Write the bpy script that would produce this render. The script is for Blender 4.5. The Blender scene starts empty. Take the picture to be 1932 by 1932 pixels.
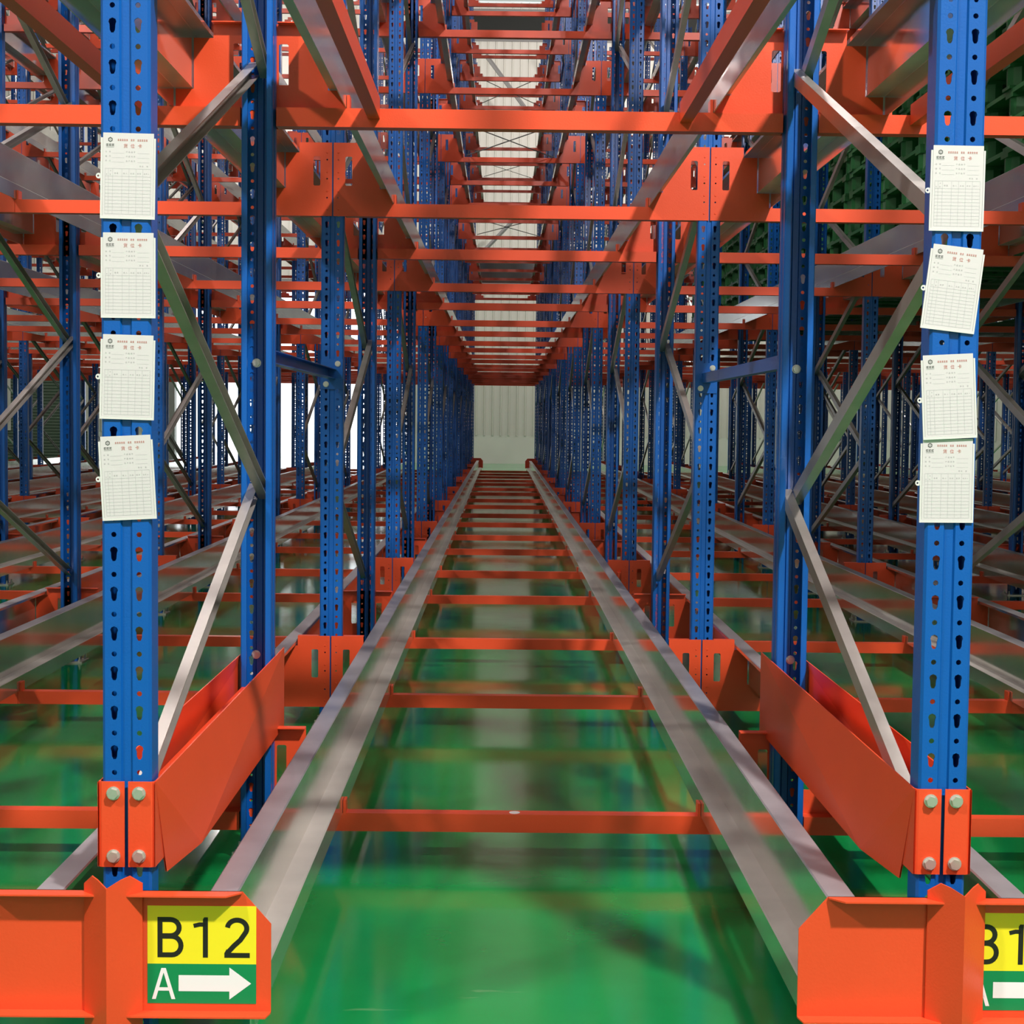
import bpy, bmesh, math, random
from mathutils import Vector, Matrix
from mathutils.geometry import tessellate_polygon
random.seed(7)
S = bpy.context.scene
COL = S.collection
PI = math.pi
CAMZ = 1.285

# ------------------------------------------------------------------ camera
YAW, PITCH, ROLL, FPX = 0.0072, -0.0565, 0.0111, 3050.0
def cam_matrix():
    cy, sy, cp, sp, cr, sr = (math.cos(YAW), math.sin(YAW), math.cos(PITCH), math.sin(PITCH), math.cos(ROLL), math.sin(ROLL))
    Rz = Matrix(((cy, -sy, 0), (sy, cy, 0), (0, 0, 1)))
    B = Matrix(((1, 0, 0), (0, 0, -1), (0, 1, 0)))
    Rp = Matrix(((1, 0, 0), (0, cp, sp), (0, -sp, cp)))
    Rr = Matrix(((cr, -sr, 0), (sr, cr, 0), (0, 0, 1)))
    M = Rr @ Rp @ B @ Rz
    r, dn, f = M[0], M[1], M[2]
    return Matrix(((r[0], -dn[0], -f[0], 0), (r[1], -dn[1], -f[1], 0), (r[2], -dn[2], -f[2], CAMZ), (0, 0, 0, 1)))
cd = bpy.data.cameras.new('camera'); cam = bpy.data.objects.new('camera', cd); COL.objects.link(cam)
cd.sensor_width = 36; cd.lens = FPX / 1932 * 36; cd.clip_start = 0.05; cd.clip_end = 200
cam.matrix_world = cam_matrix()
S.camera = cam
S.cycles.max_bounces = 6; S.cycles.diffuse_bounces = 3; S.cycles.glossy_bounces = 3; S.cycles.transmission_bounces = 0

# ------------------------------------------------------------------ world, lights, exposure
S.view_settings.view_transform = 'Standard'; S.view_settings.look = 'None'
S.view_settings.gamma = 1.0; S.view_settings.use_curve_mapping = False
S.view_settings.exposure = 0.2
W = bpy.data.worlds.new('daylight'); S.world = W; W.use_nodes = True
bg = W.node_tree.nodes['Background']; bg.inputs[0].default_value = (0.93, 0.97, 1.0, 1); bg.inputs[1].default_value = 2.2
LAMP_FRONT, LAMP_RACK, LAMP_REAR = 4200, 420, 1350
LAMPS = [(-6.2, -1.6, 8.6, LAMP_FRONT * 0.42), (3.4, -1.6, 8.6, LAMP_FRONT),
         (-9.0, 20.0, 11.6, LAMP_RACK * 0.7), (-4.6, 20.0, 11.6, LAMP_RACK), (-3.6, 11.0, 10.7, LAMP_RACK * 2.2), (2.4, 11.0, 10.7, LAMP_RACK * 2.2),
         (-7.0, 42.5, 10.5, LAMP_REAR), (5.2, 42.5, 10.5, LAMP_REAR), (12.0, 45.0, 10.5, LAMP_REAR * 0.8)]

# ------------------------------------------------------------------ materials
def mat(name, col, rough=0.5, metal=0.0, var=0.0, scale=8.0, bump=0.0, bscale=60.0, rvar=0.0, spec=0.5, coat=0.0):
    m = bpy.data.materials.new(name); m.use_nodes = True
    nt = m.node_tree; b = nt.nodes['Principled BSDF']; N = nt.nodes.new
    b.inputs['Base Color'].default_value = (*col, 1); b.inputs['Roughness'].default_value = rough
    b.inputs['Metallic'].default_value = metal; b.inputs['Specular IOR Level'].default_value = spec
    b.inputs['Coat Weight'].default_value = coat; b.inputs['Coat Roughness'].default_value = 0.08
    tc = N('ShaderNodeTexCoord')
    if var or rvar:
        n = N('ShaderNodeTexNoise'); n.inputs['Scale'].default_value = scale; n.inputs['Detail'].default_value = 5
        nt.links.new(tc.outputs['Object'], n.inputs['Vector'])
        if var:
            mx = N('ShaderNodeMix'); mx.data_type = 'RGBA'
            mx.inputs['A'].default_value = (*[c * (1 - var) for c in col], 1)
            mx.inputs['B'].default_value = (*[min(1, c * (1 + var)) for c in col], 1)
            nt.links.new(n.outputs['Fac'], mx.inputs['Factor']); nt.links.new(mx.outputs['Result'], b.inputs['Base Color'])
        if rvar:
            mr = N('ShaderNodeMapRange'); mr.inputs['To Min'].default_value = max(0.02, rough - rvar); mr.inputs['To Max'].default_value = rough + rvar
            nt.links.new(n.outputs['Fac'], mr.inputs['Value']); nt.links.new(mr.outputs['Result'], b.inputs['Roughness'])
    if bump:
        n2 = N('ShaderNodeTexNoise'); n2.inputs['Scale'].default_value = bscale; nt.links.new(tc.outputs['Object'], n2.inputs['Vector'])
        bp = N('ShaderNodeBump'); bp.inputs['Strength'].default_value = bump; bp.inputs['Distance'].default_value = 0.002
        nt.links.new(n2.outputs['Fac'], bp.inputs['Height']); nt.links.new(bp.outputs['Normal'], b.inputs['Normal'])
    return m
M = {}
M['blue'] = mat('blue_powder_coat', (0.003, 0.105, 0.42), 0.30, 0, 0.12, 3, 0.15, 240)
M['orange'] = mat('orange_powder_coat', (0.80, 0.080, 0.022), 0.36, 0, 0.10, 3, 0.12, 200)
M['galv'] = mat('galvanised_steel', (0.44, 0.42, 0.38), 0.34, 0.55, 0.22, 14, 0.10, 60, 0.08)
M['rail'] = mat('galvanised_rail', (0.70, 0.70, 0.64), 0.13, 0.85, 0.12, 7, 0.0, 60, 0.05)
M['rail_worn'] = mat('dusty_galvanised_tread', (0.60, 0.58, 0.52), 0.34, 0.40, 0.38, 4, 0.08, 40, 0.1)
M['rail_top'] = mat('scuffed_galvanised_flange', (0.42, 0.41, 0.42), 0.34, 0.5, 0.5, 5, 0.1, 40, 0.1)
M['zinc'] = mat('zinc_bolt', (0.70, 0.70, 0.62), 0.30, 0.7, 0.1, 40)
M['plastic'] = mat('white_plastic', (0.74, 0.75, 0.71), 0.35)
M['paper'] = mat('white_paper', (0.68, 0.665, 0.65), 0.45)
M['ink_grey'] = mat('grey_ink', (0.42, 0.42, 0.42), 0.6)
M['ink_dark'] = mat('dark_ink', (0.10, 0.11, 0.10), 0.6)
M['ink_red'] = mat('red_ink', (0.55, 0.16, 0.12), 0.6)
M['line'] = mat('form_line', (0.50, 0.51, 0.52), 0.6)
M['yellow'] = mat('yellow_label', (0.95, 0.83, 0.02), 0.4)
M['green_label'] = mat('green_label', (0.005, 0.26, 0.08), 0.4)
M['black'] = mat('black_ink', (0.012, 0.012, 0.008), 0.5)
M['white'] = mat('white_ink', (0.9, 0.9, 0.9), 0.5)
M['panel'] = mat('white_wall_panel', (0.62, 0.62, 0.55), 0.5, 0, 0.05, 1)
M['block'] = mat('plastered_wall', (0.66, 0.68, 0.60), 0.7, 0, 0.06, 2)
M['roof'] = mat('grey_roof_sheet', (0.32, 0.32, 0.31), 0.6)
M['shutter'] = mat('green_grey_shutter', (0.10, 0.14, 0.10), 0.5)
M['pallet'] = mat('green_plastic', (0.03, 0.20, 0.055), 0.45, 0, 0.2, 6)
M['glass'] = mat('dark_window_glass', (0.02, 0.022, 0.02), 0.08)
M['lamp'] = mat('lamp_housing', (0.3, 0.3, 0.3), 0.4)
M['steel'] = mat('grey_paint', (0.22, 0.22, 0.21), 0.5)

def floor_material():
    m = bpy.data.materials.new('green_epoxy_floor'); m.use_nodes = True
    nt = m.node_tree; b = nt.nodes['Principled BSDF']; N = nt.nodes.new; L = nt.links.new
    tc = N('ShaderNodeTexCoord')
    n1 = N('ShaderNodeTexNoise'); n1.inputs['Scale'].default_value = 1.1; n1.inputs['Detail'].default_value = 6
    L(tc.outputs['Object'], n1.inputs['Vector'])
    r1 = N('ShaderNodeValToRGB'); r1.color_ramp.elements[0].position = 0.3; r1.color_ramp.elements[1].position = 0.7
    r1.color_ramp.elements[0].color = (0.003, 0.160, 0.036, 1); r1.color_ramp.elements[1].color = (0.005, 0.290, 0.066, 1)  # blotchy green tone, its dark and light patches also painting in shadow and reflection patterns
    L(n1.outputs['Fac'], r1.inputs['Fac'])
    # pale dried drip marks, stretched across the lane
    mp = N('ShaderNodeMapping'); mp.inputs['Scale'].default_value = (2.2, 9.0, 1); L(tc.outputs['Object'], mp.inputs['Vector'])
    n2 = N('ShaderNodeTexNoise'); n2.inputs['Scale'].default_value = 1.0; n2.inputs['Detail'].default_value = 8; n2.inputs['Distortion'].default_value = 1.2
    L(mp.outputs['Vector'], n2.inputs['Vector'])
    r2 = N('ShaderNodeValToRGB'); r2.color_ramp.elements[0].position = 0.70; r2.color_ramp.elements[1].position = 0.80
    L(n2.outputs['Fac'], r2.inputs['Fac'])
    mx = N('ShaderNodeMix'); mx.data_type = 'RGBA'; mx.inputs['B'].default_value = (0.16, 0.34, 0.16, 1)
    ml = N('ShaderNodeMath'); ml.operation = 'MULTIPLY'; ml.inputs[1].default_value = 0.55; L(r2.outputs['Color'], ml.inputs[0])
    L(ml.outputs[0], mx.inputs['Factor']); L(r1.outputs['Color'], mx.inputs['A']); L(mx.outputs['Result'], b.inputs['Base Color'])
    n3 = N('ShaderNodeTexNoise'); n3.inputs['Scale'].default_value = 1.6; n3.inputs['Detail'].default_value = 4; L(tc.outputs['Object'], n3.inputs['Vector'])
    mr = N('ShaderNodeMapRange'); mr.inputs['To Min'].default_value = 0.05; mr.inputs['To Max'].default_value = 0.17
    L(n3.outputs['Fac'], mr.inputs['Value']); L(mr.outputs['Result'], b.inputs['Roughness'])
    n4 = N('ShaderNodeTexNoise'); n4.inputs['Scale'].default_value = 5; L(tc.outputs['Object'], n4.inputs['Vector'])
    bp = N('ShaderNodeBump'); bp.inputs['Strength'].default_value = 0.05; bp.inputs['Distance'].default_value = 0.01
    L(n4.outputs['Fac'], bp.inputs['Height']); L(bp.outputs['Normal'], b.inputs['Normal'])
    b.inputs['Specular IOR Level'].default_value = 0.45
    return m
M['floor'] = floor_material()

# ------------------------------------------------------------------ mesh helpers (millimetres in, metres out)
class MB:
    def __init__(s): s.v = []; s.f = []; s.m = []; s.slots = []
    def slot(s, k):
        if k not in s.slots: s.slots.append(k)
        return s.slots.index(k)
    def add(s, vs, fs, k=0):
        n = len(s.v); s.v += [tuple(p) for p in vs]
        for f in fs: s.f.append(tuple(i + n for i in f)); s.m.append(k)
    def box(s, x0, x1, y0, y1, z0, z1, k=0):
        s.add([(x0,y0,z0),(x1,y0,z0),(x1,y1,z0),(x0,y1,z0),(x0,y0,z1),(x1,y0,z1),(x1,y1,z1),(x0,y1,z1)],
              [(0,3,2,1),(4,5,6,7),(0,1,5,4),(1,2,6,5),(2,3,7,6),(3,0,4,7)], k)
    def prism(s, poly, fn, t0, t1, k=0, caps=True):
        """closed polygon of 2-D points swept from t0 to t1; fn(a, b, t) gives the 3-D point"""
        n = len(poly)
        vs = [fn(a, b, t0) for a, b in poly] + [fn(a, b, t1) for a, b in poly]
        fs = [(i, (i + 1) % n, n + (i + 1) % n, n + i) for i in range(n)]
        s.add(vs, fs, k)
        if caps:
            tri = tessellate_polygon([[Vector((a, b, 0)) for a, b in poly]])
            s.add([fn(a, b, t0) for a, b in poly], [t[::-1] for t in tri], k)
            s.add([fn(a, b, t1) for a, b in poly], tri, k)
    def plate(s, outer, holes, fn, t0, t1, k=0):
        """flat plate with holes, both skins and all edges"""
        loops = [outer] + holes
        flat = [p for lp in loops for p in lp]
        tri = tessellate_polygon([[Vector((a, b, 0)) for a, b in lp] for lp in loops])
        s.add([fn(a, b, t0) for a, b in flat], tri, k)
        if t1 is None: return
        s.add([fn(a, b, t1) for a, b in flat], [t[::-1] for t in tri], k)
        for lp in loops:
            n = len(lp)
            s.add([fn(a, b, t0) for a, b in lp] + [fn(a, b, t1) for a, b in lp],
                  [(i, (i + 1) % n, n + (i + 1) % n, n + i) for i in range(n)], k)
    def cyl(s, c, axis, r, h, n=10, k=0, r2=None):
        c = Vector(c); ax = Vector(axis).normalized(); u = ax.orthogonal().normalized(); w = ax.cross(u)
        r2 = r if r2 is None else r2
        vs = [c + (u * math.cos(2*PI*i/n) + w * math.sin(2*PI*i/n)) * r for i in range(n)]
        vs += [c + ax * h + (u * math.cos(2*PI*i/n) + w * math.sin(2*PI*i/n)) * r2 for i in range(n)]
        s.add(vs, [(i, (i+1) % n, n + (i+1) % n, n + i) for i in range(n)] + [tuple(range(n-1, -1, -1)), tuple(range(n, 2*n))], k)
    def mesh(s, name, mats):
        me = bpy.data.meshes.new(name)
        me.from_pydata([(x * .001, y * .001, z * .001) for x, y, z in s.v], [], s.f)
        for m in (mats if isinstance(mats, (list, tuple)) else [mats]): me.materials.append(M[m])
        if any(s.m): me.polygons.foreach_set('material_index', s.m)
        bm = bmesh.new(); bm.from_mesh(me); bmesh.ops.remove_doubles(bm, verts=bm.verts, dist=1e-6)
        bmesh.ops.recalc_face_normals(bm, faces=bm.faces); bm.to_mesh(me); bm.free()
        return me
def thicken(pts, t):
    """open polyline -> closed strip of thickness t on its left side"""
    out = []
    n = len(pts)
    for i, (x, y) in enumerate(pts):
        nn = []
        for a, b in ((i - 1, i), (i, i + 1)):
            if a < 0 or b >= n: continue
            dx, dy = pts[b][0] - pts[a][0], pts[b][1] - pts[a][1]; l = math.hypot(dx, dy); nn.append((-dy / l, dx / l))
        if len(nn) == 1: ox, oy = nn[0]
        else:
            sx, sy = nn[0][0] + nn[1][0], nn[0][1] + nn[1][1]; q = 2 / (sx * sx + sy * sy); ox, oy = sx * q, sy * q
        out.append((x + ox * t, y + oy * t))
    return list(pts) + out[::-1]
def circ(cx, cy, r, n=8, a0=0.0): return [(cx + r * math.cos(a0 + 2*PI*i/n), cy + r * math.sin(a0 + 2*PI*i/n)) for i in range(n)]
def keyhole(cx, cy, r=7.4, w=5.0, drop=20):
    p = [(cx + r * math.cos(a), cy + r * math.sin(a)) for a in [math.radians(q) for q in (-40, 0, 40, 90, 140, 180, 220)]]
    return p + [(cx - w, cy - drop + w), (cx - w * .5, cy - drop), (cx + w * .5, cy - drop), (cx + w, cy - drop + w)]
def obj(name, me, parent=None, loc=(0, 0, 0), rz=0.0, mirror=False):
    o = bpy.data.objects.new(name, me); COL.objects.link(o)
    o.location = [c * .001 for c in loc]; o.rotation_euler = (0, 0, rz)
    if parent is not None: o.parent = parent
    return o
def thing(name, loc, label, cat, group=None, rz=0.0):
    o = bpy.data.objects.new(name, None); COL.objects.link(o); o.empty_display_size = .05
    o.location = [c * .001 for c in loc]; o.rotation_euler = (0, 0, rz)
    return tag(o, label, cat, group)
def tag(o, label, cat, group=None):
    o['label'] = label; o['category'] = cat
    if group: o['group'] = group
    return o
def struct(o, label=None):
    o['kind'] = 'structure'
    if label: o['label'] = label
    return o
ORD = ['first', 'second', 'third', 'fourth', 'fifth', 'sixth', 'seventh', 'eighth', 'ninth', 'tenth', 'eleventh', 'twelfth', 'thirteenth',
       'fourteenth', 'fifteenth', 'sixteenth', 'seventeenth', 'eighteenth', 'nineteenth', 'twentieth']
LEVEL = ['floor-level', 'second-level', 'third-level', 'fourth-level', 'fifth-level']

# ------------------------------------------------------------------ layout of the racking (mm; z from the floor)
PITCH_X = 1542.2; X0 = -699.0
FRONT = [3021, 6677, 10497, 14334, 18076, 21830, 25700, 29560, 33220, 36880]
REAR = [4698] + [f + 1790 for f in FRONT[1:]]
ROWS = sorted([(y, 1) for y in FRONT] + [(y, -1) for y in REAR])       # 1: faces the camera, -1: faces away
BEAM_Z = [87 + 2025 * k for k in range(5)]
FRAME_H = 9700
RAIL_Y0, RAIL_Y1 = 2926, 37060
def cx(i): return X0 + PITCH_X * i
def seen(x, y, m=1200): return -0.318 * y - m < x < 0.33 * y + m
COLS = range(-7, 9)
def side(i, one, many):
    """words for the i-th line left or right of the central lane"""
    n = -i if i < 0 else i
    return '%s %s %s of centre' % (ORD[n - 1], one, 'left' if i < 0 else 'right') if n else many

# ------------------------------------------------------------------ building shell
fl = MB(); fl.box(-17000, 17000, -14000, 60000, -200, 0)
struct(obj('floor', fl.mesh('floor', 'floor')), 'glossy green epoxy warehouse floor')
WY = 48200
wb = MB()
OPEN = [(-9800, -2700, 0, 5200)]
wb.box(-17000, -14700, WY, WY + 200, 0, 830); wb.box(-12300, -9800, WY, WY + 200, 0, 830); wb.box(-2700, 17000, WY, WY + 200, 0, 830)
wall = struct(obj('wall_back', wb.mesh('wall_back', 'block')), 'pale plastered base wall with ribbed white panels above')
pb = MB(); pb.prism([(0, 0), (22, 0), (30, -26), (46, -26), (54, 0), (242, 0), (242, 25), (0, 25)], lambda a, b, t: (a, b, t), 0, 12700)
pm = pb.mesh('wall_panel', 'panel')
ps = MB(); ps.prism([(0, 0), (22, 0), (30, -26), (46, -26), (54, 0), (242, 0), (242, 25), (0, 25)], lambda a, b, t: (a, b, t), 0, 8330)
psm = ps.mesh('wall_panel_short', 'panel')
x = -17000
while x < 17000:
    c = x + 121
    if -9800 < c < -2700: obj('wall_panel', psm, wall, (x, WY, 5200))
    elif -14700 < c < -12300: obj('wall_panel', psm, wall, (x, WY, 5200))
    else: obj('wall_panel', pm, wall, (x, WY, 830))
    x += 242
# door frame of the open loading door and the closed shutter beside it
df = MB(); df.box(-9900, -9700, WY - 60, WY + 260, 0, 5300); df.box(-2800, -2600, WY - 60, WY + 260, 0, 5300); df.box(-9900, -2600, WY - 60, WY + 260, 5200, 5400)
struct(obj('trim_1', df.mesh('door_surround', 'steel')), 'grey steel surround of the wide open loading door')
dr = struct(bpy.data.objects.new('door_1', None), 'dark green-grey roller shutter door at the far left'); COL.objects.link(dr)
sl = MB(); sl.prism([(0, 0), (-22, 20), (-22, 70), (0, 90), (12, 90), (12, 0)], lambda a, b, t: (t, a, b), -14700, -12300)
slm = sl.mesh('shutter_slat', 'shutter')
for k in range(58): obj('slat', slm, dr, (0, WY + 60, k * 90))
for k, (z0, z1, lab) in enumerate(((5340, 5960, 'dark strip window low in the far wall'), (12450, 13250, 'dark strip window high in the far wall'))):
    w = MB(); w.box(-2200, 16000, WY - 40, WY - 34, z0, z1); wo = struct(obj('window_%d' % (k + 1), w.mesh('strip_window', 'glass')), lab)
    fr = MB(); fr.box(-2260, 16060, WY - 60, WY - 28, z0 - 60, z0); fr.box(-2260, 16060, WY - 60, WY - 28, z1, z1 + 60); fr.box(-2260, -2200, WY - 60, WY - 28, z0, z1); fr.box(16000, 16060, WY - 60, WY - 28, z0, z1)
    obj('window_frame', fr.mesh('window_frame', 'steel'), wo)
for nm, x0, x1, lab in (('wall_left', -17000, -16800, 'white side wall beyond the left lanes'), ('wall_right', 16800, 17000, 'white side wall beyond the right lanes')):
    b = MB(); b.box(x0, x1, -9000, WY, 0, 13600); struct(obj(nm, b.mesh(nm, 'roof')), lab.replace('white', 'grey'))
b = MB(); b.box(-17000, 17000, -9200, WY + 200, 13600, 13800); struct(obj('ceiling', b.mesh('ceiling', 'roof')), 'grey sheet roof above the racks')

b = MB(); b.box(-17000, 17000, -9200, -9000, 0, 13600); struct(obj('wall_front', b.mesh('wall_front', 'roof')), 'white wall of the front aisle behind the viewpoint')

# ------------------------------------------------------------------ upright frames
def upright_mesh(name, t):
    b = MB(); Z0 = 24; n = int((FRAME_H - Z0) // 75); top = Z0 + n * 75
    f = lambda a, c, y: (a, y, c)
    for s in (-1, 1):
        for k in range(n):
            z = Z0 + 75 * k
            hs = [circ(s * 23.6, z + 65, 5.2), keyhole(s * 23.6, z + 35)]
            b.plate([(s * 11, z), (s * 41, z), (s * 41, z + 75), (s * 11, z + 75)], hs, f, 0, t)
        b.add([(s*11, 0, 5), (s*41, 0, 5), (s*41, 0, Z0), (s*11, 0, Z0)], [(0, 1, 2, 3)])
        prof = [(41, 0), (46, 5), (46, 34), (44, 38), (44, 71), (41, 75), (27, 75), (27, 66)]
        if t: b.prism(thicken([(s * p, q) for p, q in prof][::s], 2.5), lambda a, c, z: (a, c, z), 5, top)
        else:
            for (x0, y0), (x1, y1) in zip(prof, prof[1:]):
                b.add([(s*x0, y0, 5), (s*x1, y1, 5), (s*x1, y1, top), (s*x0, y0, top)], [(0, 1, 2, 3)])
    for (x0, y0), (x1, y1) in zip([(-11, 0), (-8, 5), (8, 5)], [(-8, 5), (8, 5), (11, 0)]):
        b.add([(x0, y0, 5), (x1, y1, 5), (x1, y1, top), (x0, y0, top)], [(0, 1, 2, 3)])
    return b.mesh(name, 'blue')
UP_NEAR = upright_mesh('upright_near', 2.5)
UP_FAR = upright_mesh('upright', None)
bp_ = MB(); bp_.box(-75, 75, -35, 110, 0, 8)
for sx in (-60, 60):
    for sy in (-20, 95): bp_.cyl((sx, sy, 8), (0, 0, 1), 9, 10, 6); bp_.cyl((sx, sy, 18), (0, 0, 1), 5, 16, 6)
BASE = bp_.mesh('base_plate', 'zinc')
bt = MB(); bt.cyl((0, 0, 0), (0, -1, 0), 13, 2.5, 16); bt.cyl((0, -2.5, 0), (0, -1, 0), 10.4, 7.5, 6); BOLT = bt.mesh('hex_bolt', 'zinc')
CPROF = thicken([(13, 19), (-13, 19), (-13, -19), (13, -19)], 2.5)
def brace(b, y0, z0, y1, z1, xo):
    d = Vector((0, y1 - y0, z1 - z0)); L = d.length; d /= L; nrm = Vector((0, -d.z, d.y)); p0 = Vector((xo, y0, z0))
    b.prism(CPROF, lambda a, c, t: p0 + Vector((1, 0, 0)) * a + nrm * c + d * t, -22, L + 22)
def brace_nodes(depth, flip):
    yf, yr = 40, depth - 40
    z = 476; on_front = not flip; out = []
    while z + 600 < FRAME_H - 150:
        a, c = (yf, yr) if on_front else (yr, yf)
        out.append((a, z, c, z + 594)); z += 600; on_front = not on_front
    return out
BR = {}
def brace_meshes(depth, flip):
    key = (depth, flip)
    if key not in BR:
        single = []; joined = MB()
        for q, (a, z0, c, z1) in enumerate(brace_nodes(depth, flip)):
            xo = 14 if q % 2 else -14
            m = MB(); brace(m, a, z0, c, z1, xo); single.append(m); brace(joined, a, z0, c, z1, xo)
        BR[key] = ([m.mesh('brace', 'galv') for m in single], joined.mesh('bracing', 'galv'))
    return BR[key]
for k, (f, r) in enumerate(zip(FRONT, REAR)):
    for i in COLS:
        X = cx(i)
        if not (seen(X, f) or seen(X, r)): continue
        if i in (0, 1): lab = 'blue upright frame, %s from the front, on the %s edge of the central lane' % (ORD[k], 'left' if i == 0 else 'right')
        elif i < 0: lab = 'blue upright frame, %s from the front, %s post line left of the central lane' % (ORD[k], ORD[-i - 1])
        else: lab = 'blue upright frame, %s from the front, %s post line right of the central lane' % (ORD[k], ORD[i - 2])
        t = thing('upright_frame', (X, f, 0), lab, 'rack frame', 'blue perforated upright frames')
        um = UP_NEAR if (k == 0 and i in (0, 1)) else UP_FAR
        obj('upright', um, t); obj('upright', um, t, (0, r - f, 0), PI)
        sg, jn = brace_meshes(r - f, k > 0)
        if k < 4 and -2 <= i <= 3:
            for m in sg: obj('brace', m, t)
        else: obj('bracing', jn, t)
        if k == 0 and i in (0, 1):
            for zb_ in (1443, 595): obj('bolt', BOLT, t, (-10 if i == 0 else 10, r - f - 3, zb_))
        obj('base_plate', BASE, t); obj('base_plate', BASE, t, (0, r - f, 0), PI)

# ------------------------------------------------------------------ beams
HALF = [(3, 0), (244, 0), (244, 112), (192, 112), (192, 256), (136, 256), (136, 297), (3, 297)]
def beam_part(b, s, near):
    """one end plate; s=+1 at the left end, -1 at the right end (origin at beam end centre line)"""
    fn = lambda a, c, y: (s * a, y, c)
    holes = [[(51, 127), (55, 123), (75, 123), (79, 127), (79, 237), (75, 241), (55, 241), (51, 237)]]
    if near: holes += [circ(23, z, 3.6, 6) for z in (74, 151, 228)]
    b.plate(HALF, holes, fn, -3, 0)
    b.box(*sorted((s * 51, s * 136)), 0, 32, 294, 297)
    b.box(*sorted((s * 251, s * 259)), 0, 50, 53, 90)
    if near:
        for z in (27, 100, 177, 256): b.cyl((s * 23, -3, z), (0, -1, 0), 4, 2, 6, r2=2)
def bar_part(b): b.box(51, PITCH_X - 51, 0, 50, 0, 53)
bl = MB(); beam_part(bl, 1, True); PL_L = bl.mesh('beam_end_plate_l', 'orange')
bl = MB(); beam_part(bl, -1, True); PL_R = bl.mesh('beam_end_plate_r', 'orange')
bl = MB(); bar_part(bl); BAR = bl.mesh('beam_bar', 'orange')
def whole(flip):
    a = MB(); beam_part(a, 1, False)
    c = MB(); beam_part(c, -1, False); c.v = [(x + PITCH_X, y, z) for x, y, z in c.v]
    bar_part(a); a.add(c.v, c.f)
    if flip: a.v = [(x, -y, z) for x, y, z in a.v]
    return a
WH = {1: whole(False), -1: whole(True)}
WHM = {1: WH[1].mesh('beam', 'orange'), -1: WH[-1].mesh('beam_turned', 'orange')}
allb = []
for rI, (y, fc) in enumerate(ROWS):
    for n in range(-7, 8):
        for lv, z in enumerate(BEAM_Z):
            if rI in (0, 19) and lv == 0: continue
            if not seen(cx(n) + PITCH_X / 2, y, 900): continue
            up = (z / 1000 + .15 - CAMZ) / (y * .001)
            inview = up < 0.275 and (lv == 0 or up > -0.4)
            occl = abs(n) * 0.35 + lv * 0.25
            allb.append(((0 if inview else 1), y * (1 + 0.05 * occl), rI, y, fc, n, lv, z))
allb.sort()
stuff = MB(); made = 0
for key, _, rI, y, fc, n, lv, z in allb:
    if made < 298 and (key == 0 or (rI == 0 and n in (-1, 0, 1) and lv < 2)):
        made += 1
        lane = 'the central lane' if n == 0 else 'the %s lane %s of it' % ('next' if abs(n) == 1 else ORD[abs(n) - 1], 'left' if n < 0 else 'right')
        lane = 'across the central lane' if n == 0 else 'in the %s lane %s of the central one' % (ORD[abs(n) - 1], 'left' if n < 0 else 'right')
        lab = 'orange %s cross beam %s, %s from the front' % (LEVEL[lv], lane, ORD[rI])
        if rI < 8 and -1 <= n <= 1 and lv < 2:
            t = thing('cross_beam', (cx(n), y, z), lab, 'rack beam', 'orange cross beams of the racking')
            if fc == 1:
                obj('end_plate', PL_L, t); obj('end_plate', PL_R, t, (PITCH_X, 0, 0)); obj('cross_bar', BAR, t)
            else:
                obj('end_plate', PL_R, t, (0, 0, 0), PI); obj('end_plate', PL_L, t, (PITCH_X, 0, 0), PI); obj('cross_bar', BAR, t, (PITCH_X, 0, 0), PI)
            if rI == 1 and n == 0 and lv == 0:
                st = MB(); st.cyl((0, 0, 0), (0, 0, 1), 16, 0.8, 20); s_ = obj('round_sticker', st.mesh('round_sticker', 'white'), t, (750, -26, 53)); s_['label'] = 'small round white sticker'
        else:
            tag(obj('cross_beam', WHM[fc], None, (cx(n), y, z)), lab, 'rack beam', 'orange cross beams of the racking')
    elif key == 0 or y < 40000:
        w = WH[fc]; stuff.add([(px + cx(n), py + y, pz + z) for px, py, pz in w.v], w.f)
so = obj('distant_cross_beams', stuff.mesh('distant_cross_beams', 'orange')); so['kind'] = 'stuff'
tag(so, 'orange cross beams of the far upper rack levels, too many to count', 'rack beams')

# ------------------------------------------------------------------ shuttle rails
RP = [(141, 263), (141, 275), (144, 278), (195, 278), (198, 275), (198, 117), (247, 117), (250, 114), (250, 54)]
def rail_mesh(s, y0, y1):
    b = MB(); p = thicken([(s * d, z) for d, z in RP][::-s], 2.8)
    b.prism(p, lambda a, c, t: (a, t, c), y0, y1)
    for q, f in enumerate(b.f):
        zs = [b.v[v][2] for v in f]
        if len(f) == 4 and max(zs) - min(zs) < 4: b.m[q] = 2 if min(zs) > 200 else 1            # flat tread and top flange carry dust and wear
    return b.mesh('shuttle_rail', ['rail', 'rail_worn', 'rail_top'])
RL, RR = rail_mesh(1, RAIL_Y0, RAIL_Y1), rail_mesh(-1, RAIL_Y0, RAIL_Y1)
for lv, z in enumerate(BEAM_Z[:4]):
    for n in range(-6, 7):
        for s, me, X in ((1, RL, cx(n)), (-1, RR, cx(n + 1))):
            where = 'of the central lane' if n == 0 else 'of the %s lane %s of centre' % (ORD[abs(n) - 1], 'left' if n < 0 else 'right')
            tag(obj('shuttle_rail', me, None, (X, 0, z)), 'galvanised %s rail, %s side %s' % (LEVEL[lv], 'left' if s == 1 else 'right', where),
                'rail', 'galvanised shuttle rails')

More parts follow.
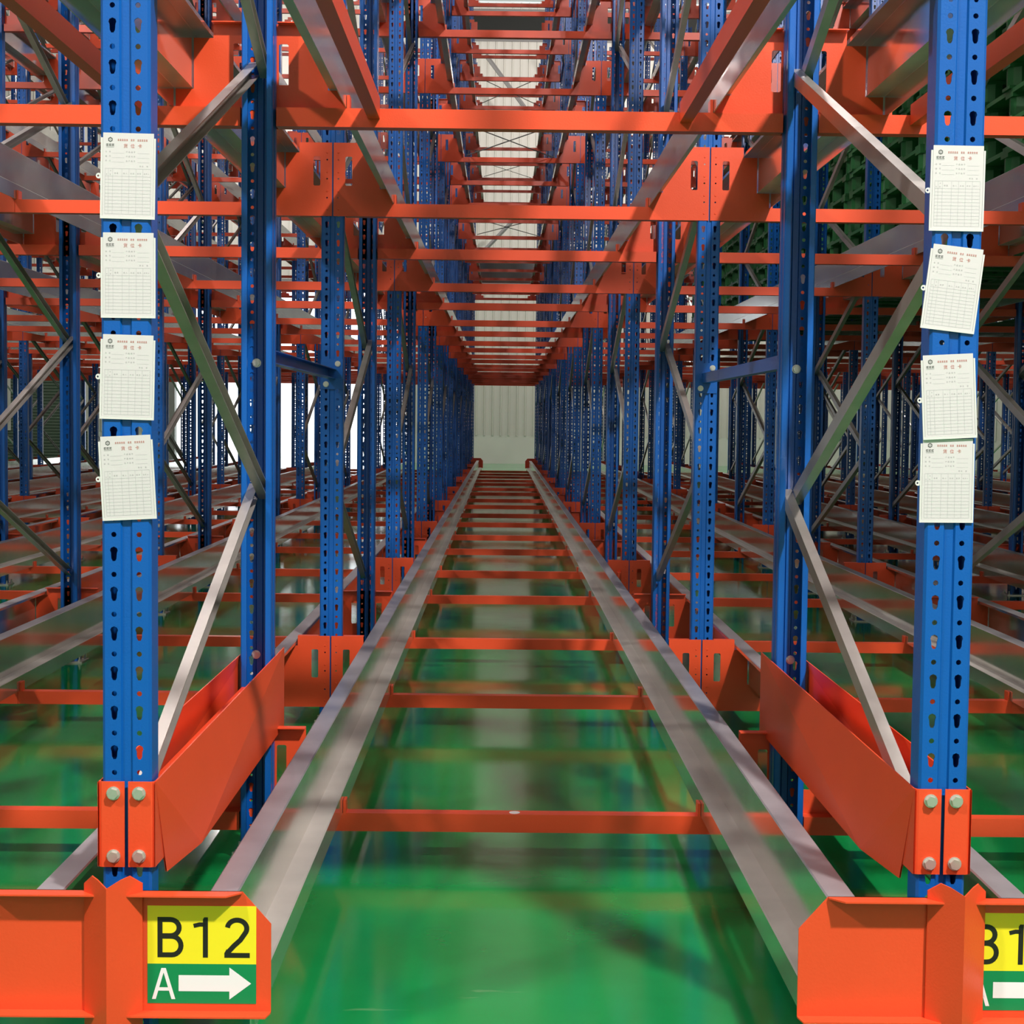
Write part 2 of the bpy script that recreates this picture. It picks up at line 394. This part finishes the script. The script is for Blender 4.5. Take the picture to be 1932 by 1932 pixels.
# orange lead-in tubes under the second-level rails, between the first two beams
lt = MB(); lt.box(0, 34, 0, 1594, 0, 58); LT = lt.mesh('lead_in_tube', 'orange')
for n in (-1, 0, 1):
    for s in (1, -1):
        X = cx(n) + 311 if s == 1 else cx(n + 1) - 345
        tag(obj('lead_in_tube', LT, None, (X, 3053, BEAM_Z[1] + 24)), 'orange tube under the second-level rail, %s side of the %s lane' %
            ('left' if s == 1 else 'right', {0: 'central', -1: 'left neighbour', 1: 'right neighbour'}[n]), 'tube', 'orange lead-in tubes')

# blue row spacers between first and second frames
for i in (0, 1):
    t = thing('row_spacer', (cx(i), REAR[0], 1468), 'blue spacer bar joining first and second frames on the %s side of the central lane' % ('left' if i == 0 else 'right'), 'spacer', 'blue row spacers')
    L = FRONT[1] - REAR[0]
    b = MB(); b.prism(thicken([(18, 20), (-18, 20), (-18, -20), (18, -20)], 3), lambda a, c, y: (a, y, c), 4, L - 4); obj('bar', b.mesh('spacer_bar', 'blue'), t)
    for y0, y1 in ((0, 4), (L - 4, L)):
        b = MB(); b.box(-44, 44, y0, y1, -62, 62); obj('flange', b.mesh('spacer_flange', 'blue'), t)
    for px, pz in ((24, 42), (-24, -42)):
        for yy, dr_ in ((L - 4, -1),):
            b = MB(); b.cyl((px, yy, pz), (0, dr_, 0), 9.5, 7, 6); b.cyl((px, yy, pz), (0, dr_, 0), 12, 2, 12); obj('bolt', b.mesh('bolt', 'zinc'), t)

# ------------------------------------------------------------------ fork guards round the two front frames
Zg = CAMZ * 1000
for i in (0, 1):
    t = thing('fork_guard', (cx(i), FRONT[0], 0), 'orange folded steel fork guard wrapped round the front post %s of the central lane' % ('left' if i == 0 else 'right'), 'guard', 'orange fork guards')
    for s in (-1, 1):
        b = MB(); xs, th = s * 51, s * 3
        # side sheet: straight part and the bent lower front corner
        A, B_, C_, D_ = (0, Zg - 688), (1812, Zg - 688), (1812, Zg - 926), (308, Zg - 886)
        E_, F_, G_, H_ = (72, Zg - 868), (72, Zg - 862), (66, Zg - 850), (-6, Zg - 850)
        kx = lambda y, z: xs
        def P3(pt, bend): return (xs + (s * bend), pt[0], pt[1])
        for off in (0, th):
            q = [(xs + off, *A), (xs + off, *B_), (xs + off, *C_), (xs + off + s * 30, *D_)]
            b.add(q, [(0, 1, 3), (1, 2, 3)])
            q2 = [(xs + off, *A), (xs + off + s * 30, *D_), (xs + off + s * 5, E_[0] + 6, E_[1] - 14), (xs + off + s * 4, *F_), (xs + off + s * 2, *G_), (xs + off, -6, Zg - 850), (xs + off, -6, Zg - 688)]
            b.add(q2, [(0, 1, 2), (0, 2, 3), (0, 3, 4), (0, 4, 5), (0, 5, 6)])
        b.add([(xs, *A), (xs, *B_), (xs + th, *B_), (xs + th, *A)], [(0, 1, 2, 3)])
        b.add([(xs, *B_), (xs, *C_), (xs + th, *C_), (xs + th, *B_)], [(0, 1, 2, 3)])
        b.add([(xs, *C_), (xs + s * 30, *D_), (xs + s * 30 + th, *D_), (xs + th, *C_)], [(0, 1, 2, 3)])
        obj('side_sheet', b.mesh('guard_side', 'orange'), t)
        # front flap with rounded outer fold
        b = MB()
        pf = [(s * 3.5, -6), (s * 46, -6), (s * 52, -3), (s * 54, 4), (s * 51, 4), (s * 50, -1), (s * 45, -3), (s * 3.5, -3)]
        b.prism(pf if s > 0 else pf[::-1], lambda a, c, z: (a, c, z), Zg - 850, Zg - 687)
        fo = obj('front_flap', b.mesh('guard_front', 'orange'), t)
        for z in (Zg - 709, Zg - 829): obj('bolt', BOLT, fo, (s * 24, -6, z))
    # folded stiffener lying inside the guard
    b = MB(); b.prism(thicken([(-30, -10), (-30, 30), (28, 30), (28, -10)], 3), lambda a, c, y: (a, y, Zg - 800 + c), 120, 1560)
    obj('inner_channel', b.mesh('guard_channel', 'orange'), t)
    b = MB(); b.box(-48, 48, 700, 760, Zg - 830, Zg - 812); b.box(-48, 48, 1500, 1555, Zg - 830, Zg - 812); obj('cross_tie', b.mesh('guard_tie', 'orange'), t)

# ------------------------------------------------------------------ lettering helpers
def text_mesh(txt, size, sx=1.0):
    cu = bpy.data.curves.new('lettering', 'FONT'); cu.body = txt; cu.size = size; cu.resolution_u = 3; cu.align_x = 'LEFT'
    o = bpy.data.objects.new('lettering', cu); COL.objects.link(o)
    me = bpy.data.meshes.new_from_object(o.evaluated_get(bpy.context.evaluated_depsgraph_get()))
    bpy.data.objects.remove(o)
    vs = [tuple(v.co) for v in me.vertices]; fs = [tuple(p.vertices) for p in me.polygons]
    bpy.data.meshes.remove(me); bpy.data.curves.remove(cu)
    return vs, fs
def put_text(b, txt, x, z, h, w=None, k=0, y=0.0):
    """text whose ink box starts at (x, z) bottom left, ink height h (and ink width w) in the XZ plane facing -Y"""
    vs, fs = text_mesh(txt, 1.0)
    if not vs: return
    x0 = min(v[0] for v in vs); x1 = max(v[0] for v in vs); z0 = min(v[1] for v in vs); z1 = max(v[1] for v in vs)
    sc = h / (z1 - z0); sw = (w / (x1 - x0)) if w else sc
    b.add([(x + (v[0] - x0) * sw, y, z + (v[1] - z0) * sc) for v in vs], fs, k)

def arc(cx_, cy_, rx, ry, a0, a1, n=10): return [(cx_ + rx * math.cos(math.radians(a0 + (a1 - a0) * q / n)), cy_ + ry * math.sin(math.radians(a0 + (a1 - a0) * q / n))) for q in range(n + 1)]
def glyph(b, ch, x, z, w, h, t, y):
    """sign-painter grotesque letters drawn as strokes of width t inside a w x h box"""
    k = t / 2; polys = []
    def stroke(pts): polys.append(thicken([(p - 0, q) for p, q in pts], t))
    if ch == 'A':
        polys.append([(0, 0), (t * 1.08, 0), (w / 2, h - t * 1.3), (w / 2 + 0.01, h), (w / 2 - t * .62, h)])
        polys.append([(w, 0), (w / 2 + t * .62, h), (w / 2 - 0.01, h), (w / 2, h - t * 1.3), (w - t * 1.08, 0)])
        polys.append([(w * .2, h * .27), (w * .8, h * .27), (w * .74, h * .27 + t * .95), (w * .26, h * .27 + t * .95)])
    elif ch == 'B':
        polys.append([(0, 0), (t, 0), (t, h), (0, h)])
        m = h * .53; r1 = (h - m + t * .45) / 2; r2 = (m + t * .45) / 2
        polys.append(thicken([(t, 0), (w * .55, 0)] + arc(w * .55, r2, w * .45, r2, -90, 90, 12)[1:] + [(t, 2 * r2)], t))
        polys.append(thicken([(t, h - 2 * r1), (w * .50, h - 2 * r1)] + arc(w * .50, h - r1, w * .43, r1, -90, 90, 12)[1:] + [(t, h)], t))
    elif ch == '1':
        polys.append([(w - t, 0), (w, 0), (w, h), (w - t * .75, h), (w - t, h - 4)])
        polys.append(thicken([(w - t * .4, h - t * 1.9), (w * .42, h * .77), (0, h * .735)][::-1], t * .85))
    elif ch == '2':
        polys.append([(0, 0), (w, 0), (w, t), (t * 1.25, t), (t * .45, t * 1.75), (0, t * .95)])
        r = h * .27
        top = arc(w * .5, h - r, w * .48, r, 172, -28, 16)
        polys.append(thicken(top + [(w * .70, h * .40), (w * .44, h * .25), (t * 1.25, t * .95)], -t))
    for pl in polys:
        tri = tessellate_polygon([[Vector((p, q, 0)) for p, q in pl]])
        b.add([(x + p, y - 0.01 * len(b.f) / 100, z + q) for p, q in pl], tri)

# ------------------------------------------------------------------ rail end bumpers with lane signs
BW, BZ0, BZ1 = 287, Zg - 1092, Zg - 866
def bumper(i, label, shift=0):
    t = thing('rail_end_bumper', (cx(i), 2920, 0), label, 'bumper', 'orange rail end bumpers')
    b = MB()
    out = [(-BW, BZ0), (BW, BZ0), (BW, BZ1 - 60), (BW - 53, BZ1), (-BW + 53, BZ1), (-BW, BZ1 - 60)]
    b.plate(out, [], lambda a, c, y: (a, y, c), -3, 0)
    obj('stop_plate', b.mesh('stop_plate', 'orange'), t)
    for nm, x0, x1, z, dz in (('top_flange', BW - 53, BW - 78, BZ1, -3), ('bottom_flange', BW, BW - 6, BZ0, 3)):
        b = MB(); b.prism([(-x0, 0), (x0, 0), (x0, -8), (x1, -34), (-x1, -34), (-x0, -8)], lambda a, c, q: (a, c, q), *sorted((z, z + dz)))
        obj(nm, b.mesh(nm, 'orange'), t)
    # angle-iron post, ridge towards the aisle
    b = MB(); T = Zg - 838; th = 4
    for s in (-1, 1):
        def fn(a, c, q, s=s): return (s * (a * .7071 - q * .7071 * 0), -63 + a * .7071 + q, c)
        pl = [(0, 2), (75, 2), (75, T - 13), (48, T + 6), (28, T + 2), (0, T - 8)]
        b.plate(pl, [], fn, 0, 5)
    obj('angle_post', b.mesh('angle_post', 'orange'), t)
    # lane sign
    sg = MB(); x0, x1, zt, zm, zb = 61 + shift, 260 + shift, Zg - 893, Zg - 1001, Zg - 1075
    sg.box(x0, x1, -3.8, -3.0, zm, zt, 0); sg.box(x0, x1, -3.8, -3.0, zb, zm, 1)
    so_ = obj('lane_sign', sg.mesh('lane_sign', ['yellow', 'green_label']), t); so_['label'] = 'yellow and green lane sign reading B12 A with an arrow'
    b = MB(); px = 199 / 205.0
    for ch, gx, gw in (('B', 19, 49), ('1', 88, 26), ('2', 145, 48)): glyph(b, ch, x0 + gx * px, zm + 12, gw * px, 75, 9.2, -4.1)
    obj('black_lettering', b.mesh('black_lettering', 'black'), so_)
    b = MB(); glyph(b, 'A', x0 + 8, zb + 8, 43, 58, 6.6, -4.1)
    ax0, ax1, am, zc = x0 + 57, x0 + 190, x0 + 150, zb + 38
    b.add([(ax0, -4.1, zc - 15), (am, -4.1, zc - 15), (am, -4.1, zc - 30), (ax1, -4.1, zc), (am, -4.1, zc + 30), (am, -4.1, zc + 15), (ax0, -4.1, zc + 15)],
          [(0, 1, 5, 6), (2, 3, 4), (1, 2, 4, 5)])
    obj('white_lettering', b.mesh('white_lettering', 'white'), so_)
bumper(0, 'orange rail end bumper at lower left with a full B12 sign')
bumper(1, 'orange rail end bumper at lower right, its B12 sign cut by the picture edge', -45)
# the far ends of the central lane
for i in (0, 1):
    b = MB(); b.plate([(-BW, BZ0), (BW, BZ0), (BW, BZ1 - 60), (BW - 53, BZ1), (-BW + 53, BZ1), (-BW, BZ1 - 60)], [], lambda a, c, y: (a, y, c), 0, 4)
    b.box(-53, 53, 4, 50, 0, BZ1 + 30)
    tag(obj('far_bumper', b.mesh('far_bumper', 'orange'), None, (cx(i), RAIL_Y1 + 4, 0)), 'orange bumper at the far %s end of the central lane' % ('left' if i == 0 else 'right'), 'bumper')

# ------------------------------------------------------------------ location cards on the two front posts
CW, CH = 101.0, 148.0
def card_meshes():
    b = MB(); b.box(-CW/2, CW/2, -1.5, 0, -CH/2, CH/2)
    b.box(-CW/2, -CW/2 + 3, -3, -1.5, -CH/2, CH/2); b.box(CW/2 - 3, CW/2, -3, -1.5, -CH/2, CH/2); b.box(-CW/2 + 3, CW/2 - 3, -3, -1.5, -CH/2, -CH/2 + 5)
    holder = b.mesh('card_holder', 'plastic')
    b = MB(); b.box(-46.5, 47, -2.3, -1.6, -CH/2 + 5.2, CH/2 + 9); paper = b.mesh('card_paper', 'paper')
    b = MB(); ring = circ(0, 0, 5.2, 14); b.plate(ring, [circ(-1, 0, 2.0, 8)], lambda a, c, y: (a, y, c), -2, 0); tab = b.mesh('card_tab', 'plastic')
    b = MB(); Y = -2.6; fa = lambda a, c: (a, Y, c)
    def rect(x0, x1, z0, z1, k): b.add([(x0, Y, z0), (x1, Y, z0), (x1, Y, z1), (x0, Y, z1)], [(0, 1, 2, 3)], k)
    top = CH / 2
    # slots: 0 red, 1 dark, 2 grey, 3 line
    hexo = [(-33 + 4.6 * math.sin(a), top - 3.4 + 4.6 * math.cos(a)) for a in [2*PI*i/6 for i in range(6)]]
    hexi = [(-33 + 2.9 * math.sin(a), top - 3.4 + 2.9 * math.cos(a)) for a in [2*PI*i/6 for i in range(6)]]
    b.plate(hexo, [hexi], lambda a, c, y: (a, Y, c), 0, None, 1); rect(-34.2, -31.8, top - 5, top - 1.8, 2)
    for q in range(3):                                        # short name under the emblem, too small to read
        rect(-40.5 + q * 5.2, -36.2 + q * 5.2, top - 15, top - 14.2, 1); rect(-40.5 + q * 5.2, -36.2 + q * 5.2, top - 12.0, top - 11.2, 1)
        rect(-38.8 + q * 5.2, -37.9 + q * 5.2, top - 15, top - 11, 1); rect(-40.5 + q * 5.2, -39.9 + q * 5.2, top - 15, top - 11.5, 1)
    rect(-40.5, -26, top - 17.3, top - 16.4, 2)
    xx = -19.5
    for q in range(12):                                       # company line along the top, too small to read
        if q in (5, 7): xx += 4.5
        rect(xx, xx + 3.0, top - 5.4, top - 4.7, 0); rect(xx, xx + 3.0, top - 3.2, top - 2.6, 0); rect(xx + 1.1, xx + 1.8, top - 5.4, top - 1.8, 0)
        xx += 3.9
    for ch, xx in (('\u8d27', -8.5), ('\u4f4d', 4.5), ('\u5361', 18)): put_text(b, ch, xx, top - 18.0, 7.4, 7.2, 0, Y)
    for r, (lt_, rt_) in enumerate((('\u4ed3\u5e93', '\u4ea7\u54c1\u7f16\u53f7'), ('\u7f16\u53f7', '\u4ea7\u54c1\u540d\u79f0'), ('\u5355\u4f4d', '\u751f\u4ea7\u6279\u53f7'))):
        zz = top - 27 - r * 8.2
        for q, ch in enumerate(lt_): put_text(b, ch, -42 + q * 7, zz, 2.9, 2.9, 2, Y)
        for q, ch in enumerate(rt_): put_text(b, ch, -4 + q * 4.7, zz, 2.9, 2.9, 2, Y)
        rect(-30, -7, zz - 1.0, zz - 0.7, 3); rect(17, 39, zz - 1.0, zz - 0.7, 3)
    for q, ch in enumerate('\u5355\u4f4d'): put_text(b, ch, 21 + q * 4.5, top - 52.5, 2.9, 2.9, 2, Y)
    put_text(b, '\u5377', 34, top - 52.5, 2.9, 2.9, 2, Y)
    X0t, X1t, Zt, Zb = -42, 42, top - 56, -CH/2 + 9
    for xv in (X0t, -36, -28, -11, 2, 15, 27.5, X1t): rect(xv - .17, xv + .17, Zb, Zt, 3)
    nrow = 11; hh = (Zt - 14 - Zb) / nrow
    for q in range(nrow + 1): rect(X0t, X1t, Zb + q * hh - .17, Zb + q * hh + .17, 3)
    rect(X0t, X1t, Zt - .17, Zt + .17, 3)
    for xx, tx in ((-25, '\u6458\u8981'), (-8.5, '\u6536\u5165'), (4.5, '\u53d1\u51fa'), (17, '\u7ed3\u5b58')):
        for q, ch in enumerate(tx): put_text(b, ch, xx + q * 4.3, Zt - 10, 2.7, 2.7, 2, Y)
    for q, ch in enumerate('\u7ecf\u624b\u4eba'): put_text(b, ch, 29.5 + q * 3.6, Zt - 10, 2.5, 2.5, 2, Y)
    put_text(b, '\u6708', -40.5, Zt - 12, 2.2, 1.8, 2, Y); put_text(b, '\u65e5', -33.5, Zt - 12, 2.2, 1.8, 2, Y); put_text(b, '\u5e74', -33, Zt - 5.5, 2.2, 2.2, 2, Y)
    prn = b.mesh('card_print', ['ink_red', 'ink_dark', 'ink_grey', 'line'])
    return holder, paper, tab, prn
HOLD, PAP, TAB, PRN = card_meshes()
CARDS = [(-694, 438, -0.9, 'white stock card at the top of the left front post'),
         (-694, 256, -0.1, 'white stock card second from the top on the left front post'),
         (-696, 68, -1.2, 'white stock card third from the top on the left front post'),
         (-696, -119, 3.1, 'tilted white stock card lowest on the left front post'),
         (840, 434, -0.4, 'white stock card at the top of the right front post'),
         (836, 249, -6.4, 'strongly tilted white stock card second from the top on the right front post'),
         (834, 49, 3.2, 'white stock card third from the top on the right front post'),
         (835, -108, 0.3, 'white stock card lowest on the right front post')]
for q, (x, z, a, lab) in enumerate(CARDS):
    t = thing('stock_card', (x, 3020.4 - (3.2 if q == 6 else 0), Zg + z), lab, 'card', 'white stock cards on the front posts')
    t.rotation_euler = (0, math.radians(-a), 0)
    obj('card_holder', HOLD, t); obj('paper', PAP, t); obj('printed_form', PRN, t); obj('hanging_tab', TAB, t, (-CW/2 - 3.5, 0, 4 if q < 4 else 0))

# ------------------------------------------------------------------ plan bracing rods high in the central lane
def rod(b, p, q, r): p, q = Vector(p), Vector(q); b.cyl(p, q - p, r, (q - p).length, 6)
for (r0, r1, lv, wd) in ((7, 8, 2, 'third-level'), (11, 12, 2, 'third-level, further back'), (11, 12, 3, 'fourth-level'), (15, 16, 3, 'fourth-level, further back')):
    for s in (0, 1):
        xa, xb = cx(0) + 290, cx(1) - 290
        if s: xa, xb = xb, xa
        z = BEAM_Z[lv] + 62 + 14 * s; b = MB()
        rod(b, (xa, ROWS[r0][0] - 30, z), (xb, ROWS[r1][0] + 30, z), 6)
        tag(obj('bracing_rod', b.mesh('bracing_rod', 'steel')), 'thin dark crossing rod between %s beams of the central lane, starting %s' % (wd, 'right' if s else 'left'), 'rod', 'plan bracing rods')
for q, (xa, za, xb, zb, w) in enumerate(((-560, 11800, 900, 9900, 'upper'), (-650, 6100, 300, 7100, 'lower'))):
    b = MB(); rod(b, (xa, WY - 900, za), (xb, WY - 900, zb), 65)
    tag(obj('wall_brace', b.mesh('wall_brace', 'steel')), '%s grey diagonal tube in front of the far wall, above the central lane' % w, 'brace')

# ------------------------------------------------------------------ stacked green pallets on the right
b = MB(); PH = 150
for q in range(5): b.box(-600 + q * 250, -600 + q * 250 + 200, -500, 500, PH - 22, PH)
for yy in (-500, -60, 380):
    b.box(-600, 600, yy, yy + 120, PH - 40, PH - 22); b.box(-600, 600, yy, yy + 120, 0, 16)
    for xx in (-600, -70, 460): b.cyl((xx + 70, yy + 60, 16), (0, 0, 1), 66, PH - 56, 10)
PAL = b.mesh('pallet', 'pallet')
for st in range(25):
    for h in range(11):
        ln, y = (2, 6150 + st * 1090) if st < 15 else (3, 10500 + (st - 15) * 1090)
        row = 'nearer' if ln == 2 else 'farther'
        tag(obj('pallet', PAL, None, (cx(ln) + PITCH_X / 2 + random.uniform(-12, 12), y + random.uniform(-12, 12), BEAM_Z[1] + 279 + h * (PH + 0.5))),
            'green plastic pallet, %s from the bottom, %s stack of the %s right-hand row' % (ORD[h], ORD[st if st < 15 else st - 15], row), 'pallet', 'green pallet stacks in the right-hand lanes')

# ------------------------------------------------------------------ high-bay lamps
hb = MB(); hb.cyl((0, 0, 40), (0, 0, 1), 260, 180, 20, r2=90); hb.cyl((0, 0, 220), (0, 0, 1), 90, 160, 12); HB = hb.mesh('lamp_shade', 'lamp')
rows_ = {-1.6: 'front aisle', 20.0: 'racks', 11.0: 'first racks', 42.5: 'rear aisle', 45.0: 'rear aisle'}
for x, y, z, e in LAMPS:
    wh = 'left' if (x < -5 or (y == 11.0 and x < 0)) else ('right' if (x > 3 and y != 42.5) else 'middle')
    t = thing('high_bay_lamp', (x * 1000, y * 1000, z * 1000), '%s high-bay lamp hanging above the %s' % (wh, rows_[y]), 'lamp', 'high-bay lamps')
    obj('lamp_shade', HB, t)
    cr = MB(); cr.cyl((0, 0, 380), (0, 0, 1), 12, 13600 - z * 1000 - 380, 6); obj('suspension_rod', cr.mesh('suspension_rod', 'lamp'), t)
    ld = bpy.data.lights.new('lamp_light', 'POINT'); ld.shadow_soft_size = 0.22; ld.energy = e; ld.color = (1.0, 0.905, 0.895)
    lo = bpy.data.objects.new('lamp_light', ld); COL.objects.link(lo); lo.parent = t; lo.location = (0, 0, -0.25)
